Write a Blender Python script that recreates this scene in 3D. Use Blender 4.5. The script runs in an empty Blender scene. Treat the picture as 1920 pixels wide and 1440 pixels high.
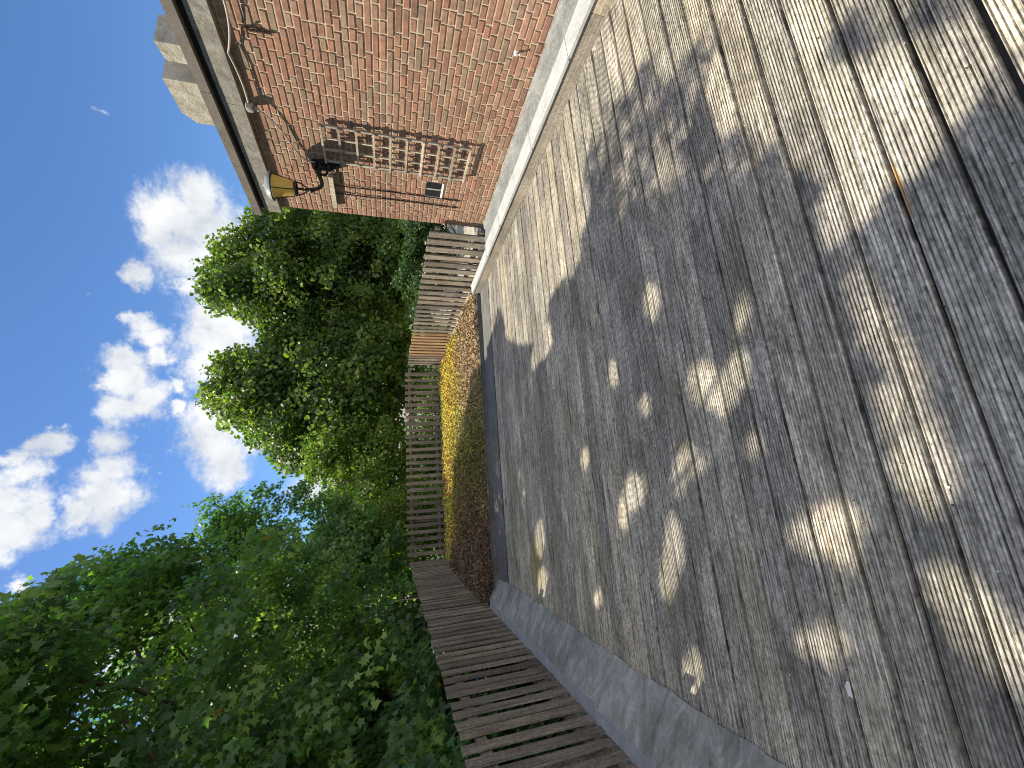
import bpy, math, random
import numpy as np
from mathutils import Vector, Matrix
rng = np.random.default_rng(11)
random.seed(5)
S = bpy.context.scene
COL = S.collection
rad = math.radians

# ------------------------------------------------------------------ camera (photo taken with the phone turned: world up is picture left)
H = 1.6
FPX = 790.0
TH = math.atan((960 - 722) / FPX)
PSI = math.atan((720 - 490) * math.cos(TH) / FPX)
CF = np.array([math.sin(PSI) * math.cos(TH), math.cos(PSI) * math.cos(TH), -math.sin(TH)])
CR = np.array([math.cos(PSI), -math.sin(PSI), 0.0])
CD = np.cross(CF, CR)
CAM = np.array([0, 0, H])
cd = bpy.data.cameras.new('camera')
cd.sensor_fit = 'HORIZONTAL'; cd.sensor_width = 36; cd.lens = 36 * FPX / 1920
cd.clip_start = 0.05; cd.clip_end = 2000
cam = bpy.data.objects.new('camera', cd); COL.objects.link(cam)
M = Matrix.Identity(4)
for i in range(3):
    M[i][0] = CD[i]; M[i][1] = CR[i]; M[i][2] = -CF[i]; M[i][3] = CAM[i]
cam.matrix_world = M
S.camera = cam

def ray(x, y):
    return CF + CR * ((1440 - y) - 720) / FPX + CD * (x - 960) / FPX
def ground(x, y, z=0.0):
    d = ray(x, y); t = (z - H) / d[2]; return CAM + d * t
def project(P):
    q = P - CAM; w = q @ CF
    ws = np.where(w > 0.05, w, 0.05)
    x = 960 + FPX * (q @ CD) / ws; y = 1440 - (720 + FPX * (q @ CR) / ws)
    return x, y, w
SUN = np.array([-.41, .375, .83]); SUN /= np.linalg.norm(SUN)

def in_poly(x, y, poly):
    r = np.zeros(x.shape, bool); n = len(poly)
    for i in range(n):
        x1, y1 = poly[i]; x2, y2 = poly[(i + 1) % n]
        if y1 == y2: continue
        c = ((y1 > y) != (y2 > y)) & (x < (x2 - x1) * (y - y1) / (y2 - y1) + x1)
        r ^= c
    return r

# ------------------------------------------------------------------ materials
def mat(name, rough=0.8, spec=0.3, metal=0.0):
    m = bpy.data.materials.new(name); m.use_nodes = True
    nt = m.node_tree; b = nt.nodes['Principled BSDF']
    b.inputs['Roughness'].default_value = rough
    b.inputs['Specular IOR Level'].default_value = spec
    b.inputs['Metallic'].default_value = metal
    return m, nt, b
def N(nt, t, **kw):
    n = nt.nodes.new(t)
    for k, v in kw.items():
        if k.startswith('i_'): n.inputs[k[2:]].default_value = v
        else: setattr(n, k, v)
    return n
def coords(nt, scale=(1, 1, 1), kind='Object', rot=(0, 0, 0)):
    tc = N(nt, 'ShaderNodeTexCoord'); mp = N(nt, 'ShaderNodeMapping')
    mp.inputs['Scale'].default_value = scale; mp.inputs['Rotation'].default_value = rot
    nt.links.new(tc.outputs[kind], mp.inputs[0]); return mp.outputs[0]
def noise(nt, vec, scale, detail=6, rough=0.6, dist=0.0):
    n = N(nt, 'ShaderNodeTexNoise'); n.inputs['Scale'].default_value = scale
    n.inputs['Detail'].default_value = detail; n.inputs['Roughness'].default_value = rough
    n.inputs['Distortion'].default_value = dist
    nt.links.new(vec, n.inputs['Vector']); return n.outputs['Fac']
def ramp(nt, fac, stops):
    r = N(nt, 'ShaderNodeValToRGB'); e = r.color_ramp.elements
    while len(e) < len(stops): e.new(0.5)
    for el, (p, c) in zip(e, stops):
        el.position = p
        el.color = (c, c, c, 1) if not hasattr(c, '__len__') else (*c, 1)
    nt.links.new(fac, r.inputs[0]); return r.outputs[0]
def mix(nt, fac, a, b, mode='MIX'):
    n = N(nt, 'ShaderNodeMix', data_type='RGBA', blend_type=mode)
    for sock, v in ((n.inputs[0], fac), (n.inputs[6], a), (n.inputs[7], b)):
        if isinstance(v, (int, float)): sock.default_value = v
        elif isinstance(v, tuple): sock.default_value = (*v, 1)
        else: nt.links.new(v, sock)
    return n.outputs[2]
def math_n(nt, op, a, b=None, c=None, clamp=False):
    n = N(nt, 'ShaderNodeMath', operation=op, use_clamp=clamp)
    for s, v in zip(n.inputs, (a, b, c)):
        if v is None: continue
        if isinstance(v, (int, float)): s.default_value = v
        else: nt.links.new(v, s)
    return n.outputs[0]
def bump(nt, b, h, strength=0.4, dist=0.01):
    n = N(nt, 'ShaderNodeBump'); n.inputs['Strength'].default_value = strength
    n.inputs['Distance'].default_value = dist
    nt.links.new(h, n.inputs['Height']); nt.links.new(n.outputs[0], b.inputs['Normal'])
def attr(nt, name):
    n = N(nt, 'ShaderNodeAttribute', attribute_name=name); return n
def L(nt, a, b): nt.links.new(a, b)

def wood_mat(name, cols, axis, fine=90, along=2.2, seed_attr='rnd', rough=0.85, fibre=0.55):
    """weathered timber: grain stretched along one object axis, one tone per board"""
    m, nt, b = mat(name, rough, 0.2)
    sc = [fine, fine, fine]; sc[axis] = along
    a = attr(nt, seed_attr)
    tc = N(nt, 'ShaderNodeTexCoord')
    off = N(nt, 'ShaderNodeVectorMath', operation='MULTIPLY_ADD')
    comb = N(nt, 'ShaderNodeCombineXYZ')
    for i in range(3): L(nt, a.outputs['Fac'], comb.inputs[i])
    L(nt, comb.outputs[0], off.inputs[0]); off.inputs[1].default_value = (17, 17, 17)
    L(nt, tc.outputs['Object'], off.inputs[2])
    mp = N(nt, 'ShaderNodeMapping'); mp.inputs['Scale'].default_value = sc
    L(nt, off.outputs[0], mp.inputs[0])
    g = noise(nt, mp.outputs[0], 1.0, 5, 0.7, 0.3)
    big = noise(nt, off.outputs[0], 1.7, 5, 0.6)
    speck = noise(nt, off.outputs[0], 45, 3, 0.7)
    c = ramp(nt, g, [(0.3, cols[0]), (0.5, cols[1]), (0.72, cols[2])])
    tone = ramp(nt, big, [(0.3, 0.62), (0.7, 1.22)])
    c = mix(nt, 1.0, c, tone, 'MULTIPLY')
    pb = ramp(nt, a.outputs['Fac'], [(0.0, (0.70, 0.70, 0.71)), (0.5, (0.98, 0.98, 0.98)), (1.0, (1.24, 1.19, 1.11))])
    c = mix(nt, 1.0, c, pb, 'MULTIPLY')
    c = mix(nt, 1.0, c, ramp(nt, speck, [(0.3, 0.6), (0.62, 1.14)]), 'MULTIPLY')
    L(nt, c, b.inputs['Base Color'])
    bump(nt, b, g, fibre, 0.004)
    return m, nt, b, c, tc, off, g

# --- deck timber, with knots, moss, orange fresh-wood streaks
M_DECK, nt, b, c, tc, off, g = wood_mat('weathered_decking', [(.15, .143, .13), (.45, .43, .39), (.72, .69, .62)], 0, 75, 3.0, rough=0.8, fibre=0.8)
mp = N(nt, 'ShaderNodeMapping'); mp.inputs['Scale'].default_value = (1.3, 6, 1); L(nt, off.outputs[0], mp.inputs[0])
vor = N(nt, 'ShaderNodeTexVoronoi', feature='F1'); vor.inputs['Scale'].default_value = 1.6; L(nt, mp.outputs[0], vor.inputs['Vector'])
kn = ramp(nt, vor.outputs['Distance'], [(0.0, 1.0), (0.10, 0.8), (0.16, 0.0)])
kmask = math_n(nt, 'MULTIPLY', kn, ramp(nt, noise(nt, tc.outputs['Object'], 2.1, 2), [(0.42, 0.0), (0.50, 1.0)]))
kfine = ramp(nt, noise(nt, tc.outputs['Object'], 120, 3, 0.6, 1.5), [(0.35, (.05, .045, .04)), (0.65, (.36, .33, .27))])
c = mix(nt, kmask, c, kfine)
# dark mould blotches
mould = ramp(nt, noise(nt, coords(nt, (1.2, 4, 1)), 1.6, 7, 0.7), [(0.50, 0.0), (0.70, 0.6)])
c = mix(nt, mould, c, (.12, .112, .10))
# orange fresh timber streaks
mo = N(nt, 'ShaderNodeMapping'); mo.inputs['Scale'].default_value = (1.6, 11, 1); L(nt, off.outputs[0], mo.inputs[0])
ost = ramp(nt, noise(nt, mo.outputs[0], 1.0, 3, 0.5), [(0.70, 0.0), (0.78, 0.4)])
c = mix(nt, ost, c, (.36, .25, .13))
# drying cracks: thin dark fissures along the grain, and pale raised fibres between them
mf = N(nt, 'ShaderNodeMapping'); mf.inputs['Scale'].default_value = (5, 190, 1); L(nt, off.outputs[0], mf.inputs[0])
fis = noise(nt, mf.outputs[0], 1.0, 4, 0.65, 0.2)
c = mix(nt, 1.0, c, ramp(nt, fis, [(.34, .28), (.46, .95), (.62, 1.0), (.74, 1.35)]), 'MULTIPLY')
mg = N(nt, 'ShaderNodeMapping'); mg.inputs['Scale'].default_value = (28, 70, 1); L(nt, off.outputs[0], mg.inputs[0])
c = mix(nt, 1.0, c, ramp(nt, noise(nt, mg.outputs[0], 1.0, 5, 0.7), [(.33, .55), (.5, 1.0), (.7, 1.25)]), 'MULTIPLY')
# pale lichen specks
lich = ramp(nt, noise(nt, tc.outputs['Object'], 65, 3, 0.5), [(0.70, 0.0), (0.74, 0.6)])
c = mix(nt, lich, c, (.50, .49, .42))
# olive algae veil over the near boards
alg = ramp(nt, noise(nt, coords(nt, (.7, 3, 1)), 1.3, 5, 0.6), [(0.5, 0.0), (0.72, 0.35)])
c = mix(nt, alg, c, (.20, .20, .10))
# moss on the far left boards
sep = N(nt, 'ShaderNodeSeparateXYZ'); L(nt, tc.outputs['Object'], sep.inputs[0])
dx = math_n(nt, 'MULTIPLY', math_n(nt, 'ADD', sep.outputs[0], 0.72), 1.7)
dy = math_n(nt, 'MULTIPLY', math_n(nt, 'ADD', sep.outputs[1], -4.75), 2.3)
dd = math_n(nt, 'SQRT', math_n(nt, 'ADD', math_n(nt, 'MULTIPLY', dx, dx), math_n(nt, 'MULTIPLY', dy, dy)))
mm = math_n(nt, 'ADD', math_n(nt, 'SUBTRACT', 0.75, dd), math_n(nt, 'MULTIPLY', math_n(nt, 'SUBTRACT', noise(nt, coords(nt, (2.5, 14, 1)), 4, 8, .8), 0.5), 3.4))
c = mix(nt, ramp(nt, mm, [(0.15, 0.0), (0.9, 0.85)]), c, (.25, .20, .02))
# one board edge worn to fresh timber
wx = math_n(nt, 'MULTIPLY', math_n(nt, 'ADD', sep.outputs[0], -.86), 9.0); wy = math_n(nt, 'MULTIPLY', math_n(nt, 'ADD', sep.outputs[1], -.742), 75.0)
wd = math_n(nt, 'ADD', math_n(nt, 'MULTIPLY', wx, wx), math_n(nt, 'MULTIPLY', wy, wy))
c = mix(nt, ramp(nt, wd, [(.6, .85), (1.0, 0.0)]), c, (.46, .30, .14))
L(nt, c, b.inputs['Base Color'])

M_PICKET = wood_mat('grey_picket_wood', [(.095, .084, .072), (.215, .192, .163), (.34, .30, .255)], 2, 80, 3)[0]
M_PICKET_BROWN = wood_mat('brown_picket_wood', [(.16, .10, .06), (.30, .20, .12), (.42, .30, .19)], 2, 80, 3)[0]
M_RAIL = wood_mat('rail_wood', [(.08, .07, .06), (.16, .14, .12), (.24, .21, .18)], 1, 60, 3)[0]
M_FASCIA = wood_mat('fascia_wood', [(.21, .185, .155), (.32, .29, .25), (.43, .395, .345)], 1, 70, 1.3)[0]
M_TRELLIS = wood_mat('trellis_wood', [(.25, .225, .19), (.40, .365, .315), (.54, .495, .43)], 2, 70, 5)[0]

def metal_mat(name, base, dark, light, sc=3.0, rough=.55, metal=.35, bs=.3, seams=None):
    m, nt, b = mat(name, rough, .4, metal)
    v = coords(nt)
    n1 = noise(nt, v, sc, 8, .65, .4); n2 = noise(nt, v, sc * 9, 5, .6)
    c = ramp(nt, n1, [(.3, dark), (.5, base), (.72, light)])
    c = mix(nt, .35, c, ramp(nt, n2, [(.35, dark), (.65, light)]))
    L(nt, c, b.inputs['Base Color']); bump(nt, b, n1, bs, .02); return m
M_ZINC = metal_mat('zinc_sheet', (.375, .405, .43), (.26, .285, .305), (.47, .505, .53), 5, .6, .15)
M_LEAD = metal_mat('lead_sheet', (.27, .28, .285), (.11, .115, .12), (.50, .51, .505), 3.2, .65, .1, .9)
M_FILLET, nt, b = mat('streaked_lead', .6, .4, .05)
n1 = noise(nt, coords(nt, (1.8, 4.5, 2.5)), 1.4, 9, .68, 1.6); n2 = noise(nt, coords(nt, (1, 1, 1)), 2.2, 4, .6); n3 = noise(nt, coords(nt), 45, 4, .6)
c = ramp(nt, n1, [(.28, (.12, .125, .122)), (.45, (.255, .268, .262)), (.58, (.335, .348, .34)), (.74, (.50, .51, .50))])
c = mix(nt, 1.0, c, ramp(nt, n2, [(.35, .62), (.65, 1.2)]), 'MULTIPLY'); c = mix(nt, 1.0, c, ramp(nt, n3, [(.3, .8), (.7, 1.1)]), 'MULTIPLY')
L(nt, c, b.inputs['Base Color']); bump(nt, b, n1, .8, .02)
M_STRIP = metal_mat('far_lead_strip', (.105, .107, .108), (.06, .06, .06), (.18, .18, .178), 3, .7, .05, .3)
M_FLASH = metal_mat('lead_flashing_sheet', (.15, .162, .17), (.08, .086, .09), (.25, .268, .278), 6, .65, .15, .6)
M_LEADCAP = metal_mat('lead_capping_sheet', (.32, .34, .39), (.25, .265, .30), (.42, .445, .50), 6, .55, .2)
M_ROOFING = metal_mat('dark_roofing', (.035, .037, .045), (.02, .02, .025), (.06, .062, .07), 4, .75, 0)
M_CONCRETE = metal_mat('weathered_concrete', (.33, .305, .26), (.17, .155, .13), (.48, .45, .38), 7, .9, 0, .9)
M_EAVE = metal_mat('eave_concrete', (.20, .188, .172), (.085, .08, .073), (.31, .295, .27), 9, .9, 0, .6)
M_GUTTER = metal_mat('brown_gutter', (.11, .095, .085), (.07, .06, .053), (.16, .14, .125), 5, .7, 0, .2)
M_IRON = metal_mat('black_iron', (.018, .018, .02), (.01, .01, .012), (.045, .042, .04), 20, .5, .5, .3)
M_RUST = metal_mat('rusty_iron', (.09, .05, .035), (.05, .03, .02), (.16, .09, .06), 30, .8, .2, .4)
M_CABLE = metal_mat('grey_cable', (.30, .28, .26), (.22, .20, .19), (.40, .38, .35), 20, .7, 0, .1)
M_BARK = metal_mat('bark', (.075, .055, .04), (.035, .027, .02), (.13, .10, .075), 9, .95, 0, 1.0)
M_STUC = metal_mat('pale_render', (.48, .45, .40), (.40, .37, .33), (.55, .52, .47), 2, .9, 0, .2)
M_ROOFT = metal_mat('grey_roof_tiles', (.20, .185, .175), (.12, .11, .105), (.28, .26, .25), 4, .85, 0, .4)
M_GLASSD = metal_mat('dark_window_pane', (.02, .022, .025), (.015, .016, .018), (.03, .032, .036), 2, .15, 0, .0)
M_WHITE = metal_mat('white_paint', (.68, .68, .67), (.60, .60, .58), (.78, .78, .77), 12, .6, 0, .1)
M_GRAVEL = metal_mat('pale_paving', (.26, .24, .205), (.13, .12, .10), (.40, .37, .32), 2.2, .95, 0, .3)
M_LAWN = metal_mat('lawn', (.06, .095, .03), (.035, .06, .02), (.10, .13, .045), 1.2, .95, 0, .3)

# amber and clear lamp glass
def glass_mat(name, col, a):
    m, nt, b = mat(name, .35, .5)
    n1 = noise(nt, coords(nt), 14, 4, .6)
    cc = mix(nt, ramp(nt, n1, [(.35, 0.0), (.7, 1.0)]), tuple(x * .85 for x in col), col)
    L(nt, cc, b.inputs['Base Color'])
    tr = N(nt, 'ShaderNodeBsdfTranslucent'); L(nt, cc, tr.inputs['Color'])
    mx = N(nt, 'ShaderNodeMixShader'); mx.inputs[0].default_value = a
    out = nt.nodes['Material Output']
    L(nt, b.outputs[0], mx.inputs[1]); L(nt, tr.outputs[0], mx.inputs[2]); L(nt, mx.outputs[0], out.inputs['Surface'])
    return m
M_AMBER = glass_mat('amber_glass', (.80, .58, .17), .5)
M_PALEGLASS = glass_mat('pale_dome_glass', (.36, .41, .43), .35)

# brick
M_BRICK, nt, b = mat('red_brick', .9, .2)
a = attr(nt, 'rnd')
c = ramp(nt, a.outputs['Fac'], [(0.0, (.20, .120, .092)), (.2, (.275, .148, .108)), (.4, (.31, .182, .136)), (.58, (.265, .175, .127)), (.72, (.325, .168, .118)), (.86, (.30, .21, .15)), (1.0, (.225, .162, .125))])
tcn = coords(nt)
n1 = noise(nt, tcn, 22, 6, .7); n2 = noise(nt, tcn, 3, 4, .6); n3 = noise(nt, tcn, 90, 3, .6)
c = mix(nt, 1.0, c, ramp(nt, n1, [(.3, .68), (.7, 1.25)]), 'MULTIPLY')
c = mix(nt, 1.0, c, ramp(nt, n2, [(.3, .85), (.7, 1.12)]), 'MULTIPLY')
c = mix(nt, ramp(nt, n1, [(.66, 0.0), (.78, .5)]), c, (.50, .42, .33))
L(nt, c, b.inputs['Base Color']); bump(nt, b, mix(nt, .5, n1, n3), .6, .006)
M_MORTAR, nt, b = mat('lime_mortar', .95, .1)
n1 = noise(nt, coords(nt), 30, 6, .7)
L(nt, ramp(nt, n1, [(.3, (.36, .295, .22)), (.7, (.56, .475, .365))]), b.inputs['Base Color']); bump(nt, b, n1, .8, .008)

def leaf_mat(name, cols, trans=.4, rough=.5):
    m, nt, b = mat(name, rough, .35)
    a = attr(nt, 'rnd')
    c = ramp(nt, a.outputs['Fac'], cols)
    L(nt, c, b.inputs['Base Color'])
    t = N(nt, 'ShaderNodeBsdfTranslucent')
    tcol = mix(nt, 1.0, c, (1.75, 2.05, .62), 'MULTIPLY')
    L(nt, tcol, t.inputs['Color'])
    mx = N(nt, 'ShaderNodeMixShader'); mx.inputs[0].default_value = trans
    L(nt, b.outputs[0], mx.inputs[1]); L(nt, t.outputs[0], mx.inputs[2])
    L(nt, mx.outputs[0], nt.nodes['Material Output'].inputs['Surface'])
    return m
M_MAPLE = leaf_mat('maple_leaves', [(0, (.040, .092, .046)), (.45, (.080, .165, .064)), (.8, (.17, .27, .080)), (.985, (.23, .33, .085)), (.992, (.50, .33, .03)), (1, (.42, .17, .05))], .5, .42)
M_LINDEN = leaf_mat('linden_leaves', [(0, (.034, .072, .026)), (.5, (.085, .138, .036)), (1, (.22, .26, .065))], .5, .45)
M_SHRUB = leaf_mat('shrub_leaves', [(0, (.06, .11, .022)), (.5, (.10, .16, .03)), (1, (.22, .25, .05))], .45, .5)
M_IVY = leaf_mat('ivy_leaves', [(0, (.022, .050, .018)), (.6, (.035, .075, .025)), (1, (.075, .12, .045))], .25, .35)
M_SEDUM, nt, b = mat('sedum', .85, .2)
L(nt, attr(nt, 'col').outputs['Color'], b.inputs['Base Color'])
M_LITTER, nt, b = mat('dry_leaf_litter', .9, .2)
L(nt, ramp(nt, attr(nt, 'rnd').outputs['Fac'], [(0, (.045, .035, .028)), (.5, (.11, .072, .05)), (.85, (.20, .13, .085)), (1, (.34, .29, .22))]), b.inputs['Base Color'])

# ------------------------------------------------------------------ mesh helpers
class MB:
    def __init__(s): s.v = []; s.f = []; s.r = []; s.m = []
    def add(s, verts, faces, r=0.5, m=0):
        o = len(s.v); s.v += [tuple(float(x) for x in p) for p in verts]
        for f in faces: s.f.append([i + o for i in f]); s.r.append(r); s.m.append(m)
    def box(s, lo, hi, r=0.5, m=0, jit=0.0, bev=0.0):
        x0, y0, z0 = lo; x1, y1, z1 = hi
        p = [(x0, y0, z0), (x1, y0, z0), (x1, y1, z0), (x0, y1, z0), (x0, y0, z1), (x1, y0, z1), (x1, y1, z1), (x0, y1, z1)]
        if jit: p = [(a + random.uniform(-jit, jit), b_ + random.uniform(-jit, jit), c_ + random.uniform(-jit, jit)) for a, b_, c_ in p]
        s.add(p, [(0, 3, 2, 1), (4, 5, 6, 7), (0, 1, 5, 4), (1, 2, 6, 5), (2, 3, 7, 6), (3, 0, 4, 7)], r, m)
    def prism(s, poly, axis, a, b_, r=.5, m=0):
        """extrude polygon (list of 2-tuples in the other two axes) along axis"""
        def P(q, t):
            l = list(q); l.insert(axis, t); return tuple(l)
        n = len(poly)
        v = [P(q, a) for q in poly] + [P(q, b_) for q in poly]
        f = [tuple(range(n - 1, -1, -1)), tuple(range(n, 2 * n))] + [(i, (i + 1) % n, n + (i + 1) % n, n + i) for i in range(n)]
        s.add(v, f, r, m)
    def tube(s, pts, rads, n=8, r=.5, m=0, caps=True):
        pts = [np.array(p, float) for p in pts]
        if not hasattr(rads, '__len__'): rads = [rads] * len(pts)
        vs = []; up = np.array([.13, .27, .95])
        for i, p in enumerate(pts):
            d = pts[min(i + 1, len(pts) - 1)] - pts[max(i - 1, 0)]; d = d / (np.linalg.norm(d) + 1e-9)
            if abs(d @ up) > .98: up = np.array([.9, .2, .1])
            a = np.cross(d, up); a /= np.linalg.norm(a); b_ = np.cross(d, a)
            for k in range(n):
                t = 2 * math.pi * k / n
                vs.append(p + rads[i] * (math.cos(t) * a + math.sin(t) * b_))
        f = [(i * n + k, i * n + (k + 1) % n, (i + 1) * n + (k + 1) % n, (i + 1) * n + k) for i in range(len(pts) - 1) for k in range(n)]
        if caps: f += [tuple(range(n - 1, -1, -1)), tuple(range((len(pts) - 1) * n, len(pts) * n))]
        s.add(vs, f, r, m)
    def lathe(s, prof, c, n=24, r=.5, m=0):
        vs = [(c[0] + q * math.cos(2 * math.pi * k / n), c[1] + q * math.sin(2 * math.pi * k / n), c[2] + z) for q, z in prof for k in range(n)]
        f = [(i * n + k, i * n + (k + 1) % n, (i + 1) * n + (k + 1) % n, (i + 1) * n + k) for i in range(len(prof) - 1) for k in range(n)]
        s.add(vs, f, r, m)
    def build(s, name, mats, parent=None, smooth=False, origin=None):
        me = bpy.data.meshes.new(name)
        o3 = np.array(origin if origin is not None else (0, 0, 0), float)
        vv = (np.array(s.v) - o3)
        me.from_pydata([tuple(p) for p in vv], [], s.f)
        for mm_ in (mats if isinstance(mats, (list, tuple)) else [mats]): me.materials.append(mm_)
        at = me.attributes.new('rnd', 'FLOAT', 'FACE'); at.data.foreach_set('value', s.r)
        me.polygons.foreach_set('material_index', s.m)
        if smooth: me.polygons.foreach_set('use_smooth', [True] * len(s.f))
        me.update()
        ob = bpy.data.objects.new(name, me); COL.objects.link(ob)
        ob.location = o3
        if parent is not None: put(ob, parent)
        return ob
def put(ob, parent):
    ob.parent = parent; ob.location = Vector(ob.location) - world_loc(parent)
def world_loc(o):
    l = Vector(o.location)
    while o.parent: o = o.parent; l += Vector(o.location)
    return l
def tag(o, label=None, cat=None, group=None, kind=None):
    if label: o['label'] = label
    if cat: o['category'] = cat
    if group: o['group'] = group
    if kind: o['kind'] = kind
    return o
def thing(name, loc, label, cat, group=None):
    o = bpy.data.objects.new(name, None); o.empty_display_size = .2; o.location = loc; COL.objects.link(o)
    return tag(o, label, cat, group)

def raw_mesh(name, verts, loop_idx, loop_tot, mats, rnd, parent=None, col=None, smooth=False, midx=None):
    me = bpy.data.meshes.new(name)
    me.vertices.add(len(verts)); me.vertices.foreach_set('co', np.asarray(verts, np.float32).ravel())
    me.loops.add(len(loop_idx)); me.loops.foreach_set('vertex_index', np.asarray(loop_idx, np.int32))
    me.polygons.add(len(loop_tot)); st = np.concatenate([[0], np.cumsum(loop_tot)[:-1]])
    me.polygons.foreach_set('loop_start', st.astype(np.int32)); me.polygons.foreach_set('loop_total', np.asarray(loop_tot, np.int32))
    for m_ in (mats if isinstance(mats, (list, tuple)) else [mats]): me.materials.append(m_)
    if rnd is not None:
        at = me.attributes.new('rnd', 'FLOAT', 'FACE'); at.data.foreach_set('value', np.asarray(rnd, np.float32))
    if col is not None:
        at = me.attributes.new('col', 'FLOAT_COLOR', 'FACE')
        at.data.foreach_set('color', np.concatenate([col, np.ones((len(col), 1))], 1).astype(np.float32).ravel())
    me.update(calc_edges=True)
    ob = bpy.data.objects.new(name, me); COL.objects.link(ob)
    if parent is not None:
        ob.parent = parent; ob.location = -world_loc(parent)
    return ob

MAPLE_T = np.array([(0, 0, 0), (.44, -.06, -.05), (.31, .20, .02), (.53, .46, -.09), (.20, .50, .0), (0, 1.0, -.14),
                    (-.20, .50, .0), (-.53, .46, -.09), (-.31, .20, .02), (-.44, -.06, -.05)]) - np.array([0, .35, 0])
OVAL_T = np.array([(0, -.5, 0), (.36, -.12, .07), (.30, .28, .05), (0, .55, -.06), (-.30, .28, .05), (-.36, -.12, .07)])
BLADE_T = np.array([(-.10, 0, 0), (.10, 0, 0), (.05, .6, .1), (0, 1, .25), (-.05, .6, .1)])
def unit(a): return a / (np.linalg.norm(a, axis=1, keepdims=True) + 1e-9)
def leaves_mesh(name, P, Nn, size, tmpl, m, rnd, parent=None, up=None, col=None):
    n = len(P); k = len(tmpl)
    Nn = unit(Nn)
    t = rng.normal(size=(n, 3)) if up is None else up + rng.normal(size=(n, 3)) * .25
    A = unit(np.cross(t, Nn)); B = np.cross(Nn, A)
    s = size[:, None, None]
    V = P[:, None, :] + s * (tmpl[None, :, 0:1] * A[:, None, :] + tmpl[None, :, 1:2] * B[:, None, :] + tmpl[None, :, 2:3] * Nn[:, None, :])
    return raw_mesh(name, V.reshape(-1, 3), np.arange(n * k), np.full(n, k), m, rnd, parent, col)

# ------------------------------------------------------------------ light: which ground the sun reaches (used to shape real crowns, so their real shadows fall right)
L1 = [(1145, -10), (1330, -10), (1319, 31), (1295, 76), (1278, 97), (1267, 132), (1243, 142), (1229, 114), (1215, 90), (1201, 101), (1189, 146), (1177, 170), (1153, 177), (1139, 184), (1128, 194), (1118, 240), (1101, 264), (1095, 292), (1092, 330), (1101, 368), (1104, 400), (1089, 433), (1085, 450), (1089, 478), (1078, 494), (1075, 519), (1055, 514), (1051, 533), (1036, 544), (1026, 569), (1025, 603), (1033, 628), (1036, 644), (1022, 664), (1005, 680), (999, 694), (996, 672), (1003, 642), (969, 642), (950, 630), (946, 600), (936, 567), (928, 600), (917, 642), (905, 667), (880, 640), (890, 500)]
L2 = [(1330, -10), (1700, -10), (1665, 15), (1575, 15), (1535, 70), (1530, 130), (1500, 150), (1470, 160), (1440, 200), (1452, 262), (1425, 270), (1410, 222), (1382, 240), (1365, 243), (1340, 205), (1330, 160), (1347, 115), (1352, 60), (1350, 25)]
L3 = [(1480, 165), (1545, 140), (1680, 96), (1830, 55), (1920, 85), (1930, 180), (1860, 165), (1800, 230), (1740, 300), (1650, 340), (1545, 330), (1480, 290), (1455, 210)]
L7 = [(1800, -20), (1980, -20), (1980, 115), (1880, 90), (1840, 40)]
L4 = [(1535, 357), (1600, 360), (1648, 400), (1648, 412), (1575, 412), (1590, 470), (1640, 560), (1680, 620), (1730, 700), (1745, 725), (1690, 690), (1650, 672), (1625, 660), (1610, 600), (1585, 500), (1555, 440), (1540, 410)]
L5 = [(1640, 700), (1700, 735), (1745, 780), (1790, 920), (1730, 960), (1690, 905), (1670, 800)]
L6 = [(1730, 1050), (1800, 1090), (1850, 1130), (1930, 1180), (1930, 1320), (1860, 1260), (1790, 1180)]
SEDL = [(835, 640), (895, 540), (898, 675), (884, 693), (879, 708), (877, 724), (874, 750), (870, 770), (864, 790), (860, 814), (856, 840), (852, 858), (848, 885), (846, 925), (838, 925), (830, 850), (822, 700)]
ELL = [(1515, 990, 24, 36), (1573, 1000, 26, 48), (1222, 565, 12, 28), (1320, 720, 26, 32), (1380, 700, 15, 38), (1355, 745, 18, 26), (1392, 590, 10, 30), (1290, 865, 26, 20), (1262, 1035, 13, 55), (1250, 1085, 11, 35), (1298, 1262, 13, 38), (1012, 1010, 6, 30), (1018, 1100, 8, 30), (1098, 860, 7, 18), (1190, 920, 16, 26), (1150, 700, 7, 20), (1170, 965, 8, 26), (1510, 1205, 16, 22), (1555, 1212, 22, 28), (1272, 905, 9, 22), (1210, 760, 6, 20), (1415, 830, 10, 20), (1035, 1160, 5, 18), (1120, 1120, 6, 18), (1395, 1395, 16, 18)]
def sun_lit_conflict(P, m=1.0):
    """True where a leaf at P would shade ground that the sun reaches in the photograph"""
    bad = np.zeros(len(P), bool)
    G = P - SUN * (P[:, 2:3] / SUN[2])
    G[:, 2] = 0
    G[:, :2] += rng.normal(size=(len(G), 2)) * .012
    x, y, w = project(G); ok = w > .1
    for poly in (L1, L2, L3, L4, L5, L6, L7): bad |= ok & in_poly(x, y, poly)
    for cx, cy, rx, ry in ELL: bad |= ok & (((x - cx) / (rx * 1.2)) ** 2 + ((y - cy) / (ry * 1.2)) ** 2 < 1)
    bad |= (G[:, 0] > 3.02) & (G[:, 0] < 4.4) & (G[:, 1] < 7.2)
    G2 = P - SUN * ((P[:, 2:3] - .15) / SUN[2]); G2[:, 2] = .15
    x, y, w = project(G2); bad |= (w > .1) & (G2[:, 1] > 6.4) & in_poly(x, y, SEDL)
    t = (P[:, 0] - 3.86) / SUN[0]          # the brick wall is in full sun
    W = P - SUN * t[:, None]
    bad |= (t > 0) & (W[:, 2] > 0) & (W[:, 2] < 3.3) & (W[:, 1] < 5.4)
    return bad
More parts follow.
